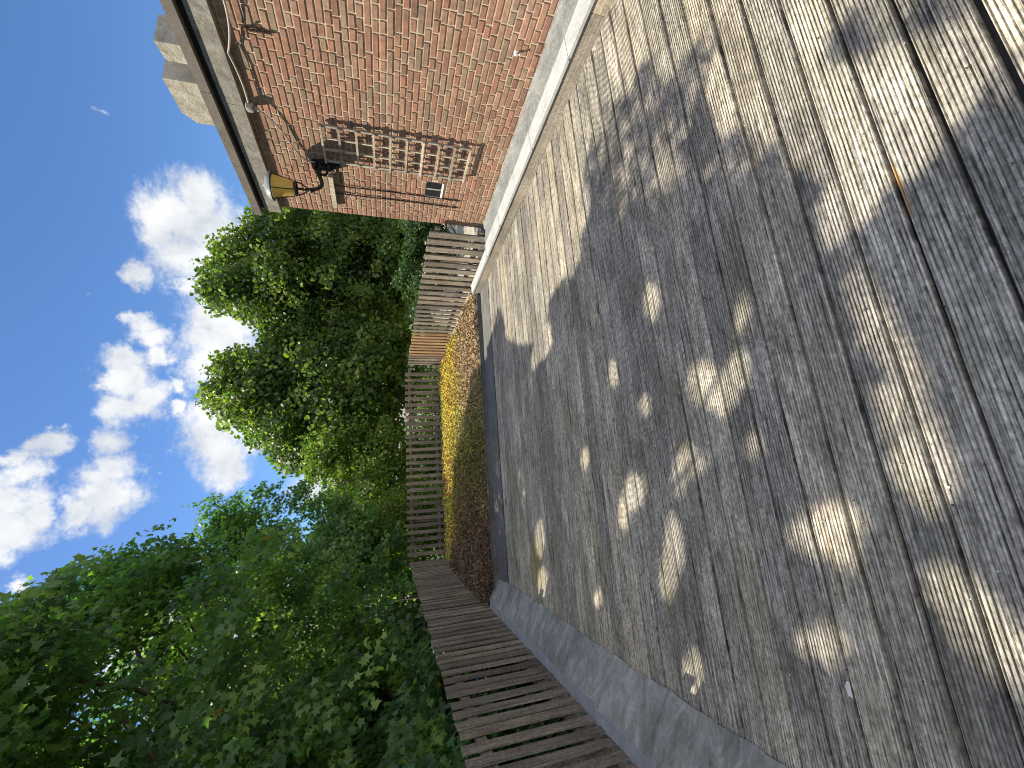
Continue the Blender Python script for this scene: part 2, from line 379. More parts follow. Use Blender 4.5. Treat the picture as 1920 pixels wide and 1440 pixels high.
MAPLE_OUT = [(-60, 1165), (0, 1138), (20, 1105), (60, 1085), (98, 1062), (103, 1010), (120, 975), (150, 968), (180, 975), (215, 958), (240, 975), (270, 958), (300, 962), (330, 950), (380, 942), (430, 930), (470, 900), (560, 890), (640, 960), (700, 990), (760, 1040), (775, 1060), (1000, 1440), (1000, 1500), (-60, 1500)]
MAPLE2_OUT = [(330, 955), (380, 940), (430, 925), (428, 905), (450, 890), (480, 880), (520, 884), (560, 878), (600, 890), (600, 920), (640, 930), (700, 960), (765, 1000), (800, 1100), (330, 1200)]
LIND_OUT = [(478, 380), (445, 392), (455, 415), (430, 425), (440, 440), (415, 450), (395, 470), (398, 490), (362, 523), (385, 538), (378, 555), (402, 572), (400, 585), (430, 590), (452, 600), (478, 590), (490, 620), (485, 645), (510, 660), (490, 668), (440, 655), (400, 668), (396, 690), (410, 712), (372, 735), (378, 752), (402, 760), (412, 790), (412, 812), (440, 812), (470, 835), (480, 822), (505, 850), (500, 868), (540, 880), (600, 885), (800, 900), (800, 360)]
def keep(P, outline=None, sun=True, near=2.2, jit=None):
    k = np.ones(len(P), bool)
    x, y, w = project(P)
    if jit is not None: x = x + jit[:, 0]; y = y + jit[:, 1]
    infr = (w > .1) & (x > -40) & (x < 1960) & (y > -40) & (y < 1480)
    if outline is not None: k &= ~(infr & ~in_poly(x, y, outline))
    k &= np.linalg.norm(P - CAM, axis=1) > near
    if sun:
        for ox, oy in ((0, 0), (.04, 0), (-.04, 0), (0, .04), (0, -.04)): k &= ~sun_lit_conflict(P + np.array([ox, oy, 0]))
    # nothing inside the terrace airspace below fence height, nor inside the house
    k &= ~((P[:, 0] > -1.75) & (P[:, 0] < 4.0) & (P[:, 1] < 11.9) & (P[:, 2] < 1.5))
    k &= ~((P[:, 0] > 3.5) & (P[:, 1] < 5.6) & (P[:, 2] < 3.6))
    return k

def crown_points(center, radii, nclump, rclump, nspray, per, rspray, flat=.35, shell=.55):
    """leaf positions and outward directions: sprays gathered in clumps through an ellipsoid"""
    c = np.array(center); R_ = np.array(radii)
    u = unit(rng.normal(size=(nclump, 3))); rr = (shell + (1 - shell) * rng.random(nclump) ** .6)
    cl = c + u * rr[:, None] * R_
    ci = rng.integers(0, nclump, nspray)
    sp = cl[ci] + rng.normal(size=(nspray, 3)) * rclump * np.array([1, 1, .8]) * .6
    out = unit((sp - c) / R_ ** 2 + 1e-6)
    n = nspray * per
    si = np.repeat(np.arange(nspray), per)
    d = unit(rng.normal(size=(n, 3))) * (rng.random(n) ** .5)[:, None] * rspray
    # flatten the spray along its own (upward leaning) axis
    ax = unit(out * .6 + np.array([0, 0, .8]) + rng.normal(size=(nspray, 3)) * .3)[si]
    d -= ax * (np.sum(d * ax, 1) * (1 - flat))[:, None]
    P = sp[si] + d
    return P, out[si], ax, cl, si

def branches(mb, base, top, r0, clumps, n=40, rmin=.012):
    base = np.array(base, float); top = np.array(top, float)
    k = 9
    pts = [base + (top - base) * t + np.array([math.sin(t * 5) * .12, math.cos(t * 4) * .1, 0]) * t for t in np.linspace(0, 1, k)]
    mb.tube(pts, [r0 * (1.25 if i == 0 else 1) * (1 - .8 * i / (k - 1)) for i in range(k)], 10)
    for c in clumps[:n]:
        t = float(np.clip((c[2] - base[2]) / (top[2] - base[2] + 1e-6) * .75, .15, .92)) * random.uniform(.75, 1)
        s0 = base + (top - base) * t
        mid = s0 * .5 + np.array(c) * .5 + np.array([random.uniform(-.3, .3), random.uniform(-.3, .3), random.uniform(-.1, .35)])
        m2 = mid * .4 + np.array(c) * .6 + np.array([random.uniform(-.15, .15)] * 3)
        ra = max(r0 * (1 - .8 * t) * .24, rmin * 1.6)
        mb.tube([s0, s0 * .5 + mid * .5 + np.array([0, 0, .06]), mid, m2, c], [ra, ra * .8, ra * .6, ra * .4, rmin], 6)

# ------------------------------------------------------------------ ground far below the terrace
mb = MB(); mb.add([(-600, -600, -3.4), (600, -600, -3.4), (600, 600, -3.4), (-600, 600, -3.4)], [(0, 1, 2, 3)])
tag(mb.build('ground', M_LAWN), kind='structure')
mb = MB(); mb.add([(5, 8, -3.396), (60, 12, -3.396), (60, 34, -3.396), (-4, 34, -3.396), (-4, 26, -3.396), (4.5, 24, -3.396)], [(0, 1, 2, 3, 4, 5)])
tag(mb.build('paved_yard', M_GRAVEL), kind='structure')

# ------------------------------------------------------------------ terrace body and deck
XL, XR, YF = -1.2, 3.44, 5.98
mb = MB(); mb.box((-1.66, -4.0, -3.4), (3.76, 11.75, -.12))
tag(mb.build('terrace_base', M_CONCRETE), kind='structure')
# grooved boards, every groove a real groove
def board_profile(w, h, ng=10, gd=.0058, gw=.0056):
    pitch = w / ng; p = [(0.0, -h), (0.0, -.003), (.003, 0)]
    for i in range(ng):
        c0 = pitch * (i + .5)
        p += [(c0 - gw / 2, 0), (c0 - gw / 2 + .0012, -gd), (c0 + gw / 2 - .0012, -gd), (c0 + gw / 2, 0)]
    p += [(w - .003, 0), (w, -.003), (w, -h)]
    return p
mb = MB()
gap0 = .457 - .15 * 22
k = 0
while True:
    y0 = gap0 + .15 * k; k += 1
    if y0 > YF - .1: break
    w = .1345 + random.uniform(-.005, .004)
    if y0 + w > YF: w = YF - y0
    prof = board_profile(w, .03)
    r = random.random(); r = .05 + .9 * r
    xs = np.linspace(XL - .04, XR, 9)
    dz = [random.uniform(-.0018, .0018) for _ in xs]; dyy = [random.uniform(-.0016, .0016) for _ in xs]
    z0 = random.uniform(-.0025, .0015); tilt = random.uniform(-.012, .012)
    n = len(prof); vs = []; fs = []
    for i, x in enumerate(xs):
        for (py, pz) in prof: vs.append((x, y0 + py + dyy[i], z0 + pz + dz[i] + tilt * (py - w / 2)))
    for i in range(len(xs) - 1):
        for j in range(n - 1): fs.append((i * n + j, (i + 1) * n + j, (i + 1) * n + j + 1, i * n + j + 1))
    fs += [tuple(range(n)), tuple(range((len(xs) - 1) * n + n - 1, (len(xs) - 1) * n - 1, -1))]
    mb.add(vs, fs, r)
tag(mb.build('deck', M_DECK), kind='structure')
# dark earth under the boards
mb = MB(); mb.box((-1.6, -4, -.118), (XR, YF, -.04)); tag(mb.build('deck_substructure', M_ROOFING), kind='structure')

# grey lead strip across the far end of the deck + black tray side
def grid_sheet(name, fn, nu, nv, m, parent=None, smooth=True):
    V = []; F = []
    for i in range(nu + 1):
        for j in range(nv + 1): V.append(fn(i / nu, j / nv))
    for i in range(nu):
        for j in range(nv): a = i * (nv + 1) + j; F.append((a, a + nv + 1, a + nv + 2, a + 1))
    q = MB(); q.add(V, F); return q.build(name, m, parent, smooth)
def wob(x, y, s=1.0):
    return (math.sin(x * 7.1 + y * 3.3) * .5 + math.sin(x * 17.3 - y * 11.7 + 1.3) * .3 + math.sin(x * 31.1 + y * 23.9 + 2.1) * .2) * s
strip = thing('edging_strip', (1, 6.2, 0), 'flat grey lead strip across the far end of the deck boards, before the planted roof', 'edging')
grid_sheet('lead_sheet', lambda u, v: (-1.15 + 4.58 * u, YF + .004 + (.53 + .0 * u) * v + .01 * wob(u * 5, 2), .004 + .012 * v + .004 * wob(u * 4.6, v * 3)), 60, 8, M_STRIP, strip)
mb = MB(); mb.prism([(6.515, -.1), (6.515, .070), (6.503, .080), (6.555, .092), (6.575, .02)], 0, -1.42, 3.43)
mb.build('tray_side', M_STRIP, strip)

# left concrete/lead fillet with capping and wall
def lx(y): return -1.585 + .026 * (y - 2.6)        # fence line on the left
up = thing('parapet_upstand', (-1.3, 3, 0), 'sloping grey lead dressed fillet with folds along the left deck edge', 'upstand')
def fil(u, v):
    y = -3.5 + 10.0 * u
    xo = lx(y) + .080; xi = -1.17 + .05 * max(0, (y - 3) / 3) + .012 * wob(y * 1.3, 1)
    if y > 5.6: xi -= (.0 + (y - 5.6) * .02)
    x = xi + (xo - xi) * v
    z = .006 + .160 * (v ** 1.1) + .010 * math.sin(math.pi * v) + (.007 if v > .58 + .03 * math.sin(y * 1.7) else 0) + .007 * wob(y * 1.1, v * 2.5) * math.sin(math.pi * min(1, v + .15))
    return (x, y, z)
grid_sheet('lead_fillet', fil, 260, 26, M_FILLET, up)
capo = thing('lead_capping', (-1.5, 3, .16), 'narrow blue grey lead capping with stepped laps under the left picket fence', 'capping')
mb = MB(); y = -3.6
while y < 6.15:
    l = random.uniform(.22, .42); x = lx(y + l / 2); zz = .172 + random.uniform(0, .004)
    e_ = random.uniform(-.006, .006); mb.box((x - .01, y, zz - .02), (x + .088 + e_, y + l - .006, zz + .004), .5, 0, .003)
    mb.box((x - .012, y + l - .05, zz - .018), (x + .093 + e_, y + l - .004, zz + .0085), .5, 0, .002)
    y += l
mb.build('capping_sheet', M_LEADCAP, capo)
mb = MB(); mb.box((-1.75, -3.6, -.118), (-1.48, 6.4, .148)); mb.build('upstand_wall', M_CONCRETE, up)

# right edge: fascia board, zinc cap, flashing
edge = thing('deck_edge_trim', (3.5, 3, 0), 'weathered timber fascia with bright zinc capping running along the foot of the brick wall', 'edge trim')
mb = MB()
for y0, y1 in ((-4, -.6), (-.597, 2.0), (2.003, 4.45), (4.453, 6.55)):
    r = random.random(); mb.prism([(3.442, -.05), (3.448, .152), (3.472, .152), (3.472, -.05)], 1, y0, y1, r)
mb.build('fascia_board', M_FASCIA, edge)
mb = MB()
for y0, y1 in ((-4, 2.35), (2.35, 3.3), (3.3, 4.6), (4.6, 5.35)):
    mb.prism([(3.432, .138), (3.432, .163), (3.645, .172), (3.66, .158)], 1, y0, y1 + (.012 if y1 < 5 else 0), .5)
    mb.prism([(3.430, .150), (3.430, .1665), (3.646, .1755), (3.646, .168)], 1, y1 - .012, y1 + .012, .5)
mb.build('zinc_cap', M_ZINC, edge)
mb = MB(); y = 5.3
while y < 6.5:
    l = random.uniform(.18, .3); mb.prism([(3.44, .13), (3.44, .152 + random.uniform(0, .006)), (3.60, .165), (3.60, .13)], 1, y, min(y + l, 6.52), .5); y += l + .003
mb.build('zinc_step_cap', M_ZINC, edge)
grid_sheet('lead_flashing', lambda u, v: (3.648 + .213 * v - (.0 if v < .7 else 0) + .006 * wob(u * 30, v * 4), -4 + 9.33 * u, .166 + .055 * v + .035 * max(0, v - .75) * 4 * .5 + .008 * wob(u * 41, v * 6)), 260, 10, M_FLASH, edge)
mb = MB(); mb.box((3.474, -4, -.118), (3.86, 5.25, .15)); mb.build('upstand_core', M_CONCRETE, edge)
mb = MB(); mb.box((3.474, 5.252, -.118), (3.60, 6.55, .13)); mb.build('upstand_core', M_CONCRETE, edge)

# ------------------------------------------------------------------ brick house
XW, YE, ZT = 3.86, 5.25, 2.90
house = thing('brick_house', (6, 1, 0), 'red brick house wall with concrete eave band and two concrete roof blocks', 'house')
def brick_wall(pl):
    """pl(u, v, d): point at u along, v up, d proud of the mortar"""
    pass
mb = MB()
mb.box((XW, -4, -3.4), (9, YE, 3.12), .5, 1)
row = 0; z = .13
vents = (4.45, 4.71, .905, 1.105)
while z < ZT - .01:
    hgt = .061
    z1 = min(z + hgt - .0125, ZT)
    y = YE - (.0 if row % 2 == 0 else .0); first = True; sw = row % 4
    seq = [.205, .10] if row % 2 == 0 else [.10, .205]
    kk = 0
    while y > -4:
        l = seq[kk % 2] if random.random() > .25 else random.choice([.205, .10, .10])
        if first and row % 2: l = .105
        if first and row % 2 == 0 and row % 4: l = .16
        first = False; kk += 1
        l *= random.uniform(.96, 1.03)
        ya, yb = y - l, y
        y -= l + .012 + random.uniform(0, .004)
        if yb > vents[0] and ya < vents[1] and z1 > vents[2] and z < vents[3]:
            if ya < vents[0] - .03: yb = vents[0]
            elif yb > vents[1] + .03: ya = vents[1]
            else: continue
        d = .007 + random.uniform(-.0025, .0025)
        j = lambda: random.uniform(-.0022, .0022)
        f4 = [(XW - d + j() * .6, ya + .004 + j(), z + .004 + j()), (XW - d + j() * .6, yb - .004 + j(), z + .004 + j()), (XW - d + j() * .6, yb - .004 + j(), z1 - .004 + j()), (XW - d + j() * .6, ya + .004 + j(), z1 - .004 + j())]
        b4 = [(XW + .01, ya, z), (XW + .01, yb, z), (XW + .01, yb, z1), (XW + .01, ya, z1)]
        m4 = [(XW - d + .0035, ya + j() * .4, z + j() * .4), (XW - d + .0035, yb + j() * .4, z + j() * .4), (XW - d + .0035, yb + j() * .4, z1 + j() * .4), (XW - d + .0035, ya + j() * .4, z1 + j() * .4)]
        fs = [(0, 3, 2, 1)]
        for q in range(4):
            p = (q + 1) % 4
            fs += [(q, p, 4 + p, 4 + q), (4 + q, 4 + p, 8 + p, 8 + q)]
        if yb > .6 or row % 1 == 0:
            mb.add(f4 + m4 + b4, fs, random.random(), 0)
    # the return face at the far end
    x = XW + .004; kk = row
    while x < 9:
        l = (.215, .105)[kk % 2]; kk += 1
        mb.box((x, YE - .01, z), (x + l, YE + .006, z1), random.random(), 0); x += l + .01
    z += hgt; row += 1
mb.build('wall', [M_BRICK, M_MORTAR], house)
# eave: dark gap, concrete band in lengths, groove, brown gutter lip
mb = MB()
for y0, y1 in ((-4, -1.7), (-1.694, .55), (.556, 2.8), (2.806, 3.72), (3.726, 4.62), (4.626, YE + .06)):
    mb.box((3.80, y0, 2.897), (3.86, y1, 3.072), .5, 0, .002)
mb.build('concrete_band', M_EAVE, house)
mb = MB(); mb.box((3.835, -4, 3.073), (3.86, YE + .04, 3.12)); mb.build('eave_groove_shade', M_ROOFING, house)  # near-black strip in the groove, recess shade put into its colour
mb = MB()
for y0, y1 in ((-4, -.8), (-.796, 1.5), (1.504, 3.6), (3.604, 4.5), (4.504, YE + .10)):
    mb.box((3.757, y0, 3.122), (4.2, y1, 3.208), .5, 0, .0015)
mb.build('gutter', M_GUTTER, house)
mb = MB(); mb.box((4.2, -4, 3.122), (9, YE + .08, 3.196)); mb.build('roof', M_ROOFING, house)
def block(Xf, y0, y1, zb, zt, depth, cut, name):
    q = MB()
    prof = [(y0, zb), (y1, zb), (y1, zt - cut), (y1 - cut * 1.1, zt), (y0, zt + .02)]
    q.prism(prof, 0, Xf, Xf + depth)
    return q.build(name, M_CONCRETE, house)
block(4.2, 3.56, 3.74, 3.2, 3.575, .32, .02, 'chimney_block')
block(4.18, 3.92, 4.42, 3.2, 3.655, .34, .10, 'chimney_block')
# vent opening
mb = MB()
mb.box((XW - .003, vents[0] + .006, vents[2]), (XW - .001, vents[1] - .006, vents[3] - .004)); vo = mb.build('vent_window', M_GLASSD, house)
mb = MB(); mb.box((XW - .016, vents[0] - .005, vents[2] - .018), (XW + .02, vents[1] + .005, vents[2] + .004)); mb.build('sill', M_WHITE, vo)
mb = MB(); mb.box((XW - .010, vents[0] + .11, vents[2] + .005), (XW - .0035, vents[0] + .13, vents[3] - .01)); mb.build('bar', M_LEAD, vo)
mb = MB(); mb.box((XW - .012, vents[1] - .005, vents[2] + .005), (XW + .02, vents[1] + .012, vents[3])); mb.build('jamb', M_WHITE, vo)

# wall ironwork
mb = MB(); mb.tube([(3.845, 2.99, 2.50), (3.83, 2.99, 2.66), (3.845, 2.985, 2.69)], [.011, .011, .016], 7); mb.tube([(3.86, 2.985, 2.68), (3.815, 2.985, 2.69), (3.812, 2.965, 2.675)], .009, 6)
tag(mb.build('wall_anchor', M_RUST), 'short rusty iron anchor bar high on the brick wall, near the eave', 'wall anchor')
mb = MB(); mb.tube([(3.86, 2.69, .47), (3.825, 2.69, .465), (3.82, 2.68, .44)], .013, 7); mb.box((3.845, 2.67, .45), (3.855, 2.72, .485), .5, 0, .004)
tag(mb.build('wall_hook', M_WHITE), 'small broken pale hook low on the brick wall, just above the zinc capping', 'hook')

# trellis
tr = thing('trellis', (3.83, 4.05, .66), 'narrow weathered wooden trellis with square openings fixed on the brick wall', 'trellis')
ty0, ty1, tz0, tz1 = 3.80, 4.30, .665, 2.25
mb = MB()
for i in range(4):
    yy = ty0 + (ty1 - ty0 - .022) * i / 3; w = .024 if i in (0, 3) else .014
    q = MB(); q.box((3.803, yy, tz0), (3.823, yy + w, tz1), random.random(), 0, .0015); q.build('upright_slat', M_TRELLIS, tr)
for i in range(10):
    zz = tz0 + (tz1 - tz0 - .022) * i / 9
    q = MB(); q.box((3.783, ty0 - .004, zz), (3.803, ty1 + .004, zz + .022), random.random(), 0, .0015); q.build('cross_slat', M_TRELLIS, tr)
for yy, zz in ((ty0 + .01, tz0 + .1), (ty1 - .01, tz0 + .1), (ty0 + .01, tz1 - .1), (ty1 - .01, tz1 - .1)):
    mb = MB(); mb.box((3.8235, yy - .012, zz - .012), (3.86, yy + .012, zz + .012)); mb.build('spacer', M_TRELLIS, tr)

# bracket bar with two rods
br = thing('hanging_rail', (3.84, 4.8, 2.2), 'short wooden rail with two thin dark rods hanging down the brick wall beyond the trellis', 'rail')
mb = MB(); mb.box((3.80, 4.54, 2.195), (3.86, 5.09, 2.245), .6, 0, .002); mb.build('wooden_rail', M_TRELLIS, br)
for yy, zb in ((4.705, .64), (4.845, .65)):
    q = MB(); q.tube([(3.835, yy, 2.195), (3.845, yy + .004, 1.4), (3.845, yy + .012, zb)], .007, 6); q.build('rod', M_IRON, br)

# chalk figures on the bricks
def strokes(name, pts_list, y, z, s, label):
    q = MB()
    for pts in pts_list:
        for (a, b_), (c_, d_) in zip(pts[:-1], pts[1:]):
            q.tube([(3.849, y - a * s, z + b_ * s), (3.849, y - c_ * s, z + d_ * s)], .0035, 4)
    return tag(q.build(name, M_WHITE), label, 'chalk mark')
strokes('chalk_mark', [[(0, .9), (.3, 1), (.6, .8), (.5, .5), (0, 0), (.65, 0)]], 4.90, 2.02, .06, 'white chalk figure 2 on the bricks between the two hanging rods')
strokes('chalk_mark', [[(.5, 1), (0, .4), (.7, .4)], [(.5, .7), (.5, 0)]], 4.63, 1.92, .07, 'white chalk figure 4 on the bricks left of the trellis')

# ------------------------------------------------------------------ lantern
YLm = 4.38
lamp = thing('wall_lantern', (3.86, YLm, 2.25), 'old street lantern with amber glass on a black scroll bracket on the brick wall', 'lantern')
mb = MB()
mb.prism([(YLm - .05, 2.10), (YLm + .05, 2.12), (YLm + .065, 2.30), (YLm + .03, 2.40), (YLm - .035, 2.40), (YLm - .065, 2.28)], 0, 3.80, 3.852)
for zz in (2.14, 2.22, 2.31, 2.37):
    mb.lathe([(0, .0), (.045, .012), (.05, .03), (.03, .05), (0, .055)], (3.80, YLm, zz - .03), 10)
mb.build('wall_plate', M_IRON, lamp)
mb = MB(); pts = []
XL0 = 3.525
# S scroll: spiral near the plate, sweeping down then up under the lantern
for t in np.linspace(0, 1, 15):
    a = 2.2 * math.pi * (1 - t); rr = .018 + .05 * t
    pts.append((3.735 + rr * math.cos(a - .3), YLm, 2.265 + rr * math.sin(a - .3)))
mb.tube(pts, [.012 + .008 * i / 14 for i in range(15)], 8)
YLn = YLm + .075
P0 = np.array([3.79, YLm, 2.17]); P1 = np.array([3.72, YLm, 2.36]); P2 = np.array([3.60, YLm, 2.20]); P3 = np.array([XL0, YLn, 2.40])
pts = [tuple((1 - t) ** 3 * np.array([3.80, YLm, 2.25]) + 3 * (1 - t) ** 2 * t * np.array([3.75, YLm, 2.50]) + 3 * (1 - t) * t * t * np.array([3.56, YLm, 2.10]) + t ** 3 * np.array([XL0, YLn, 2.41])) for t in np.linspace(0, 1, 16)]
mb.tube(pts, [.024 - .004 * i / 15 for i in range(16)], 10)
mb.build('scroll_arm', M_IRON, lamp, True)
mb = MB(); mb.lathe([(0, -.03), (.022, -.03), (.03, 0), (.02, .015), (.026, .03), (.018, .045), (.03, .05)], (XL0, YLn, 2.41), 12)
for k in range(4):
    a = math.pi / 4 + k * math.pi / 2
    mb.tube([(XL0 + .022 * math.cos(a), YLn + .022 * math.sin(a), 2.45), (XL0 + .055 * math.cos(a), YLn + .055 * math.sin(a), 2.50), (XL0 + .072 * math.cos(a), YLn + .072 * math.sin(a), 2.56)], .0075, 6)
    mb.tube([(XL0 + .082 * math.cos(a), YLn + .082 * math.sin(a), 2.575), (XL0 + .128 * math.cos(a), YLn + .128 * math.sin(a), 2.79)], .005, 5)
mb.lathe([(.062, 0), (.080, 0), (.083, .012), (.080, .024), (.062, .024)], (XL0, YLn, 2.55), 20)
mb.lathe([(.125, 0), (.154, -.003), (.157, .004), (.154, .010), (.125, .010)], (XL0, YLn, 2.785), 28)
mb.build('frame', M_IRON, lamp)
mb = MB(); mb.lathe([(.070, 2.573), (.078, 2.60), (.098, 2.69), (.120, 2.783)], (XL0, YLn, 0), 28); mb.build('amber_shade', M_AMBER, lamp, True)
mb = MB(); mb.lathe([(.152, 2.796), (.146, 2.815), (.128, 2.838), (.096, 2.857), (.055, 2.868), (.02, 2.873), (.018, 2.89), (0, 2.893)], (XL0, YLn, 0), 28); mb.build('dome_cap', M_PALEGLASS, lamp, True)

# junction box and cables
mb = MB(); mb.lathe([(0, 0), (.04, 0), (.045, .02), (.045, .05), (.03, .06), (0, .06)], (3.80, 3.72, 2.815), 14)
mb.tube([(3.80, 3.72, 2.81), (3.80, 3.74, 2.77)], .016, 8)
tag(mb.build('junction_box', M_CABLE), 'small round grey junction box under the eave of the brick wall', 'junction box')
def sag(p, q, d, n=14, w=0.0):
    p = np.array(p); q = np.array(q)
    return [tuple(p + (q - p) * t + np.array([0, 0, -d * 4 * t * (1 - t)]) + np.array([0, 0, w * math.sin(t * 19)])) for t in np.linspace(0, 1, n)]
mb = MB(); mb.tube(sag((3.80, 3.72, 2.85), (3.80, 3.2, 2.87), .02) + sag((3.80, 3.2, 2.87), (3.79, 2.5, 2.80), .06)[1:] + sag((3.79, 2.5, 2.80), (3.79, 1.5, 2.86), .08)[1:], .009, 6)
tag(mb.build('eave_cable', M_CABLE), 'pale grey cable drooping along the underside of the eave', 'cable')
mb = MB(); c4 = [np.array(q) for q in ((3.80, 3.74, 2.775), (3.82, 4.0, 2.50), (3.83, 4.34, 2.62), (3.80, 4.33, 2.36))]
mb.tube([tuple((1 - t) ** 3 * c4[0] + 3 * (1 - t) ** 2 * t * c4[1] + 3 * (1 - t) * t * t * c4[2] + t ** 3 * c4[3]) for t in np.linspace(0, 1, 20)], .008, 6)
tag(mb.build('lantern_cable', M_CABLE), 'thin cable curving over the bricks from the junction box to the lantern', 'cable')

# bird dropping
mb = MB(); g0 = ground(1592, 1292)
pl = [(g0[0] + r_ * math.cos(a), g0[1] + .55 * r_ * math.sin(a), .003) for a, r_ in zip(np.linspace(0, 2 * math.pi, 15)[:-1], [.026, .02, .016, .02, .014, .018, .028, .022, .03, .02, .014, .016, .02, .03])]
mb.prism([(p[0], p[1]) for p in pl], 2, .0005, .004)
tag(mb.build('bird_dropping', M_WHITE), 'white splash of bird dropping on the shaded deck boards at lower left', 'bird dropping')

# ------------------------------------------------------------------ picket fences
def fence(name, p0, p1, zb, zt, pitch, width, thick, label, inner, brown_from=None, missing=(), ragged=.015):
    """pickets between two ground points, rails on the outer side (inner: unit vector to the terrace)"""
    p0 = np.array(p0, float); p1 = np.array(p1, float); d = p1 - p0; ln = np.linalg.norm(d); d /= ln; nrm = np.array(inner, float)
    root = thing(name, (*(p0 + d * ln / 2), zb), label, 'fence', 'picket fences round the terrace')
    n = int(ln / pitch)
    for i in range(n):
        if i in missing: continue
        t = pitch * (i + .5) + random.uniform(-.012, .012)
        w = width * random.uniform(.9, 1.08); top = zt(t) + random.uniform(-ragged, ragged); bot = zb + random.uniform(-.01, .01)
        lean = random.uniform(-.008, .008); off = random.uniform(-.004, .004)
        q = MB(); vs = []
        for z_, sh in ((bot, 0), (top, lean)):
            for aa, bb in ((-w / 2, 0), (w / 2, 0), (w / 2, -thick), (-w / 2, -thick)):
                pp = p0 + d * (t + aa + sh) + nrm * (bb + off); vs.append((pp[0], pp[1], z_ + random.uniform(-.003, .003)))
        q.add(vs, [(0, 1, 2, 3), (7, 6, 5, 4), (0, 4, 5, 1), (1, 5, 6, 2), (2, 6, 7, 3), (3, 7, 4, 0)], random.random())
        q.build('picket', M_PICKET_BROWN if brown_from and brown_from[0] < t < brown_from[1] else M_PICKET, root, origin=(*(p0 + d * t), bot))
    for zr in (zb + .10, zt(ln / 2) - .16):
        q = MB(); a0 = p0 + nrm * (-thick - .006); a1 = p1 + nrm * (-thick - .006); b0 = a0 - nrm * .045; b1 = a1 - nrm * .045
        q.add([(*a0, zr), (*a1, zr), (*b1, zr), (*b0, zr), (*a0, zr + .07), (*a1, zr + .07), (*b1, zr + .07), (*b0, zr + .07)],
              [(0, 3, 2, 1), (4, 5, 6, 7), (0, 1, 5, 4), (1, 2, 6, 5), (2, 3, 7, 6), (3, 0, 4, 7)], random.random())
        q.build('rail', M_RAIL, root)
    for t in np.arange(.9, ln, 1.8):
        c_ = p0 + d * t - nrm * (thick + .055 + .04)
        q = MB(); q.box((c_[0] - .035, c_[1] - .035, zb - .3), (c_[0] + .035, c_[1] + .035, zt(t) - .08), random.random()); q.build('post', M_RAIL, root)
    return root
fence('picket_fence', (lx(.4), .4), (lx(11.5), 11.5), .16, lambda t: 1.15 - .011 * t, .155, .083, .016, 'long grey picket fence on the left side under the big maple, above the lead capping', (1, 0))
fence('picket_fence', (-1.32, 11.6), (3.70, 11.6), .11, lambda t: 1.065, .176, .092, .022, 'grey picket fence straight across the far end behind the sedum roof', (0, -1), ragged=.006)
fence('picket_fence', (3.72, 5.225), (3.72, 11.6), .11, lambda t: 1.005, .2, .118, .022, 'grey and brown picket fence starting at the corner of the brick wall', (-1, 0), brown_from=(3.8, 5.5))

kb = MB(); kb.box((-1.40, 11.50, -.1), (3.69, 11.55, .15), .5, 0, .004)
tag(kb.build('roof_kerb', M_ROOFING), 'low black roofing kerb along the foot of the far picket fence', 'kerb')
# ------------------------------------------------------------------ sedum roof
def sed_h(x, y): return .095 + .02 * np.clip((y - 6.6) / 2, 0, 1) + .008 * np.sin(x * 2.3 + y * 1.1) + .008 * np.sin(x * 6.1 - y * 4.3) + .01 * np.sin(x * 13 + y * 9)
n = 46000
sx = rng.uniform(-1.36, 3.66, n); sy = 6.53 + 4.95 * rng.random(n) ** 1.25
lift = rng.random(n)
P = np.stack([sx, sy, sed_h(sx, sy) + lift ** 2 * .06 - .01], 1)
def fb(x, y):
    return .5 + .22 * np.sin(x * 1.9 + 1.2 * np.sin(y * 1.3)) * np.cos(y * 1.1 + .7 * np.sin(x * 2.1)) + .16 * np.sin(x * 5.3 + y * 4.1) * np.sin(y * 6.7 - x * 2.2) + .12 * np.sin(x * 13.1 - y * 9.3)
yel = np.array([.60, .50, .06]); grn = np.array([.17, .21, .06]); red = np.array([.27, .12, .07]); pink = np.array([.34, .235, .15]); dry = np.array([.15, .085, .06]); pale = np.array([.30, .29, .16])
u = fb(sx, sy) + rng.normal(size=n) * .13
far = np.clip((sy - 7.6) / 2.2, 0, 1)
colr = yel[None] * np.clip(far + .15, 0, 1)[:, None] + grn[None] * (1 - np.clip(far + .15, 0, 1))[:, None]
def lay(c0, w, c1): return c0 * (1 - w[:, None]) + c1[None] * w[:, None]
colr = lay(colr, np.clip((u - .58) * 5, 0, .85), red)
colr = lay(colr, np.clip((.34 - u) * 5, 0, .8), grn)
near_r = np.clip((sx - .9) / 1.2, 0, 1) * np.clip((9.0 - sy) / 1.3, 0, 1)
colr = lay(colr, near_r * .85, pink)
olive = np.clip((2.0 - sx) / 1.2, 0, 1) * np.clip((10.4 - sy) / .9, 0, 1)  # tree shade over the left part, put into the sedum colour
colr = lay(colr, olive * rng.uniform(.5, .95, n), np.array([.10, .10, .035]))
corner = np.clip((.7 - sx) / 1.1, 0, 1) * np.clip((9.9 - sy) / 1.6, 0, 1)
colr = lay(colr, corner * .85, dry)
rim = np.clip((sy - 10.75) / .5, 0, 1); colr = lay(colr, rim * .6 * (rng.random(n) > .4), pale)
colr = lay(colr, (rng.random(n) > .93) * .6, pale)
colr *= rng.uniform(.6, 1.3, (n, 1))
sed = thing('sedum_roof', (1, 9, .1), 'mat of yellow, green and reddish sedum covering the roof beyond the deck', 'sedum'); sed['kind'] = 'stuff'
grid_sheet('soil', lambda u_, v_: (-1.42 + 5.12 * u_, 6.53 + 5.05 * v_, float(sed_h(-1.42 + 5.12 * u_, 6.53 + 5.05 * v_)) - .022), 60, 60, M_LITTER, sed)['kind'] = 'stuff'
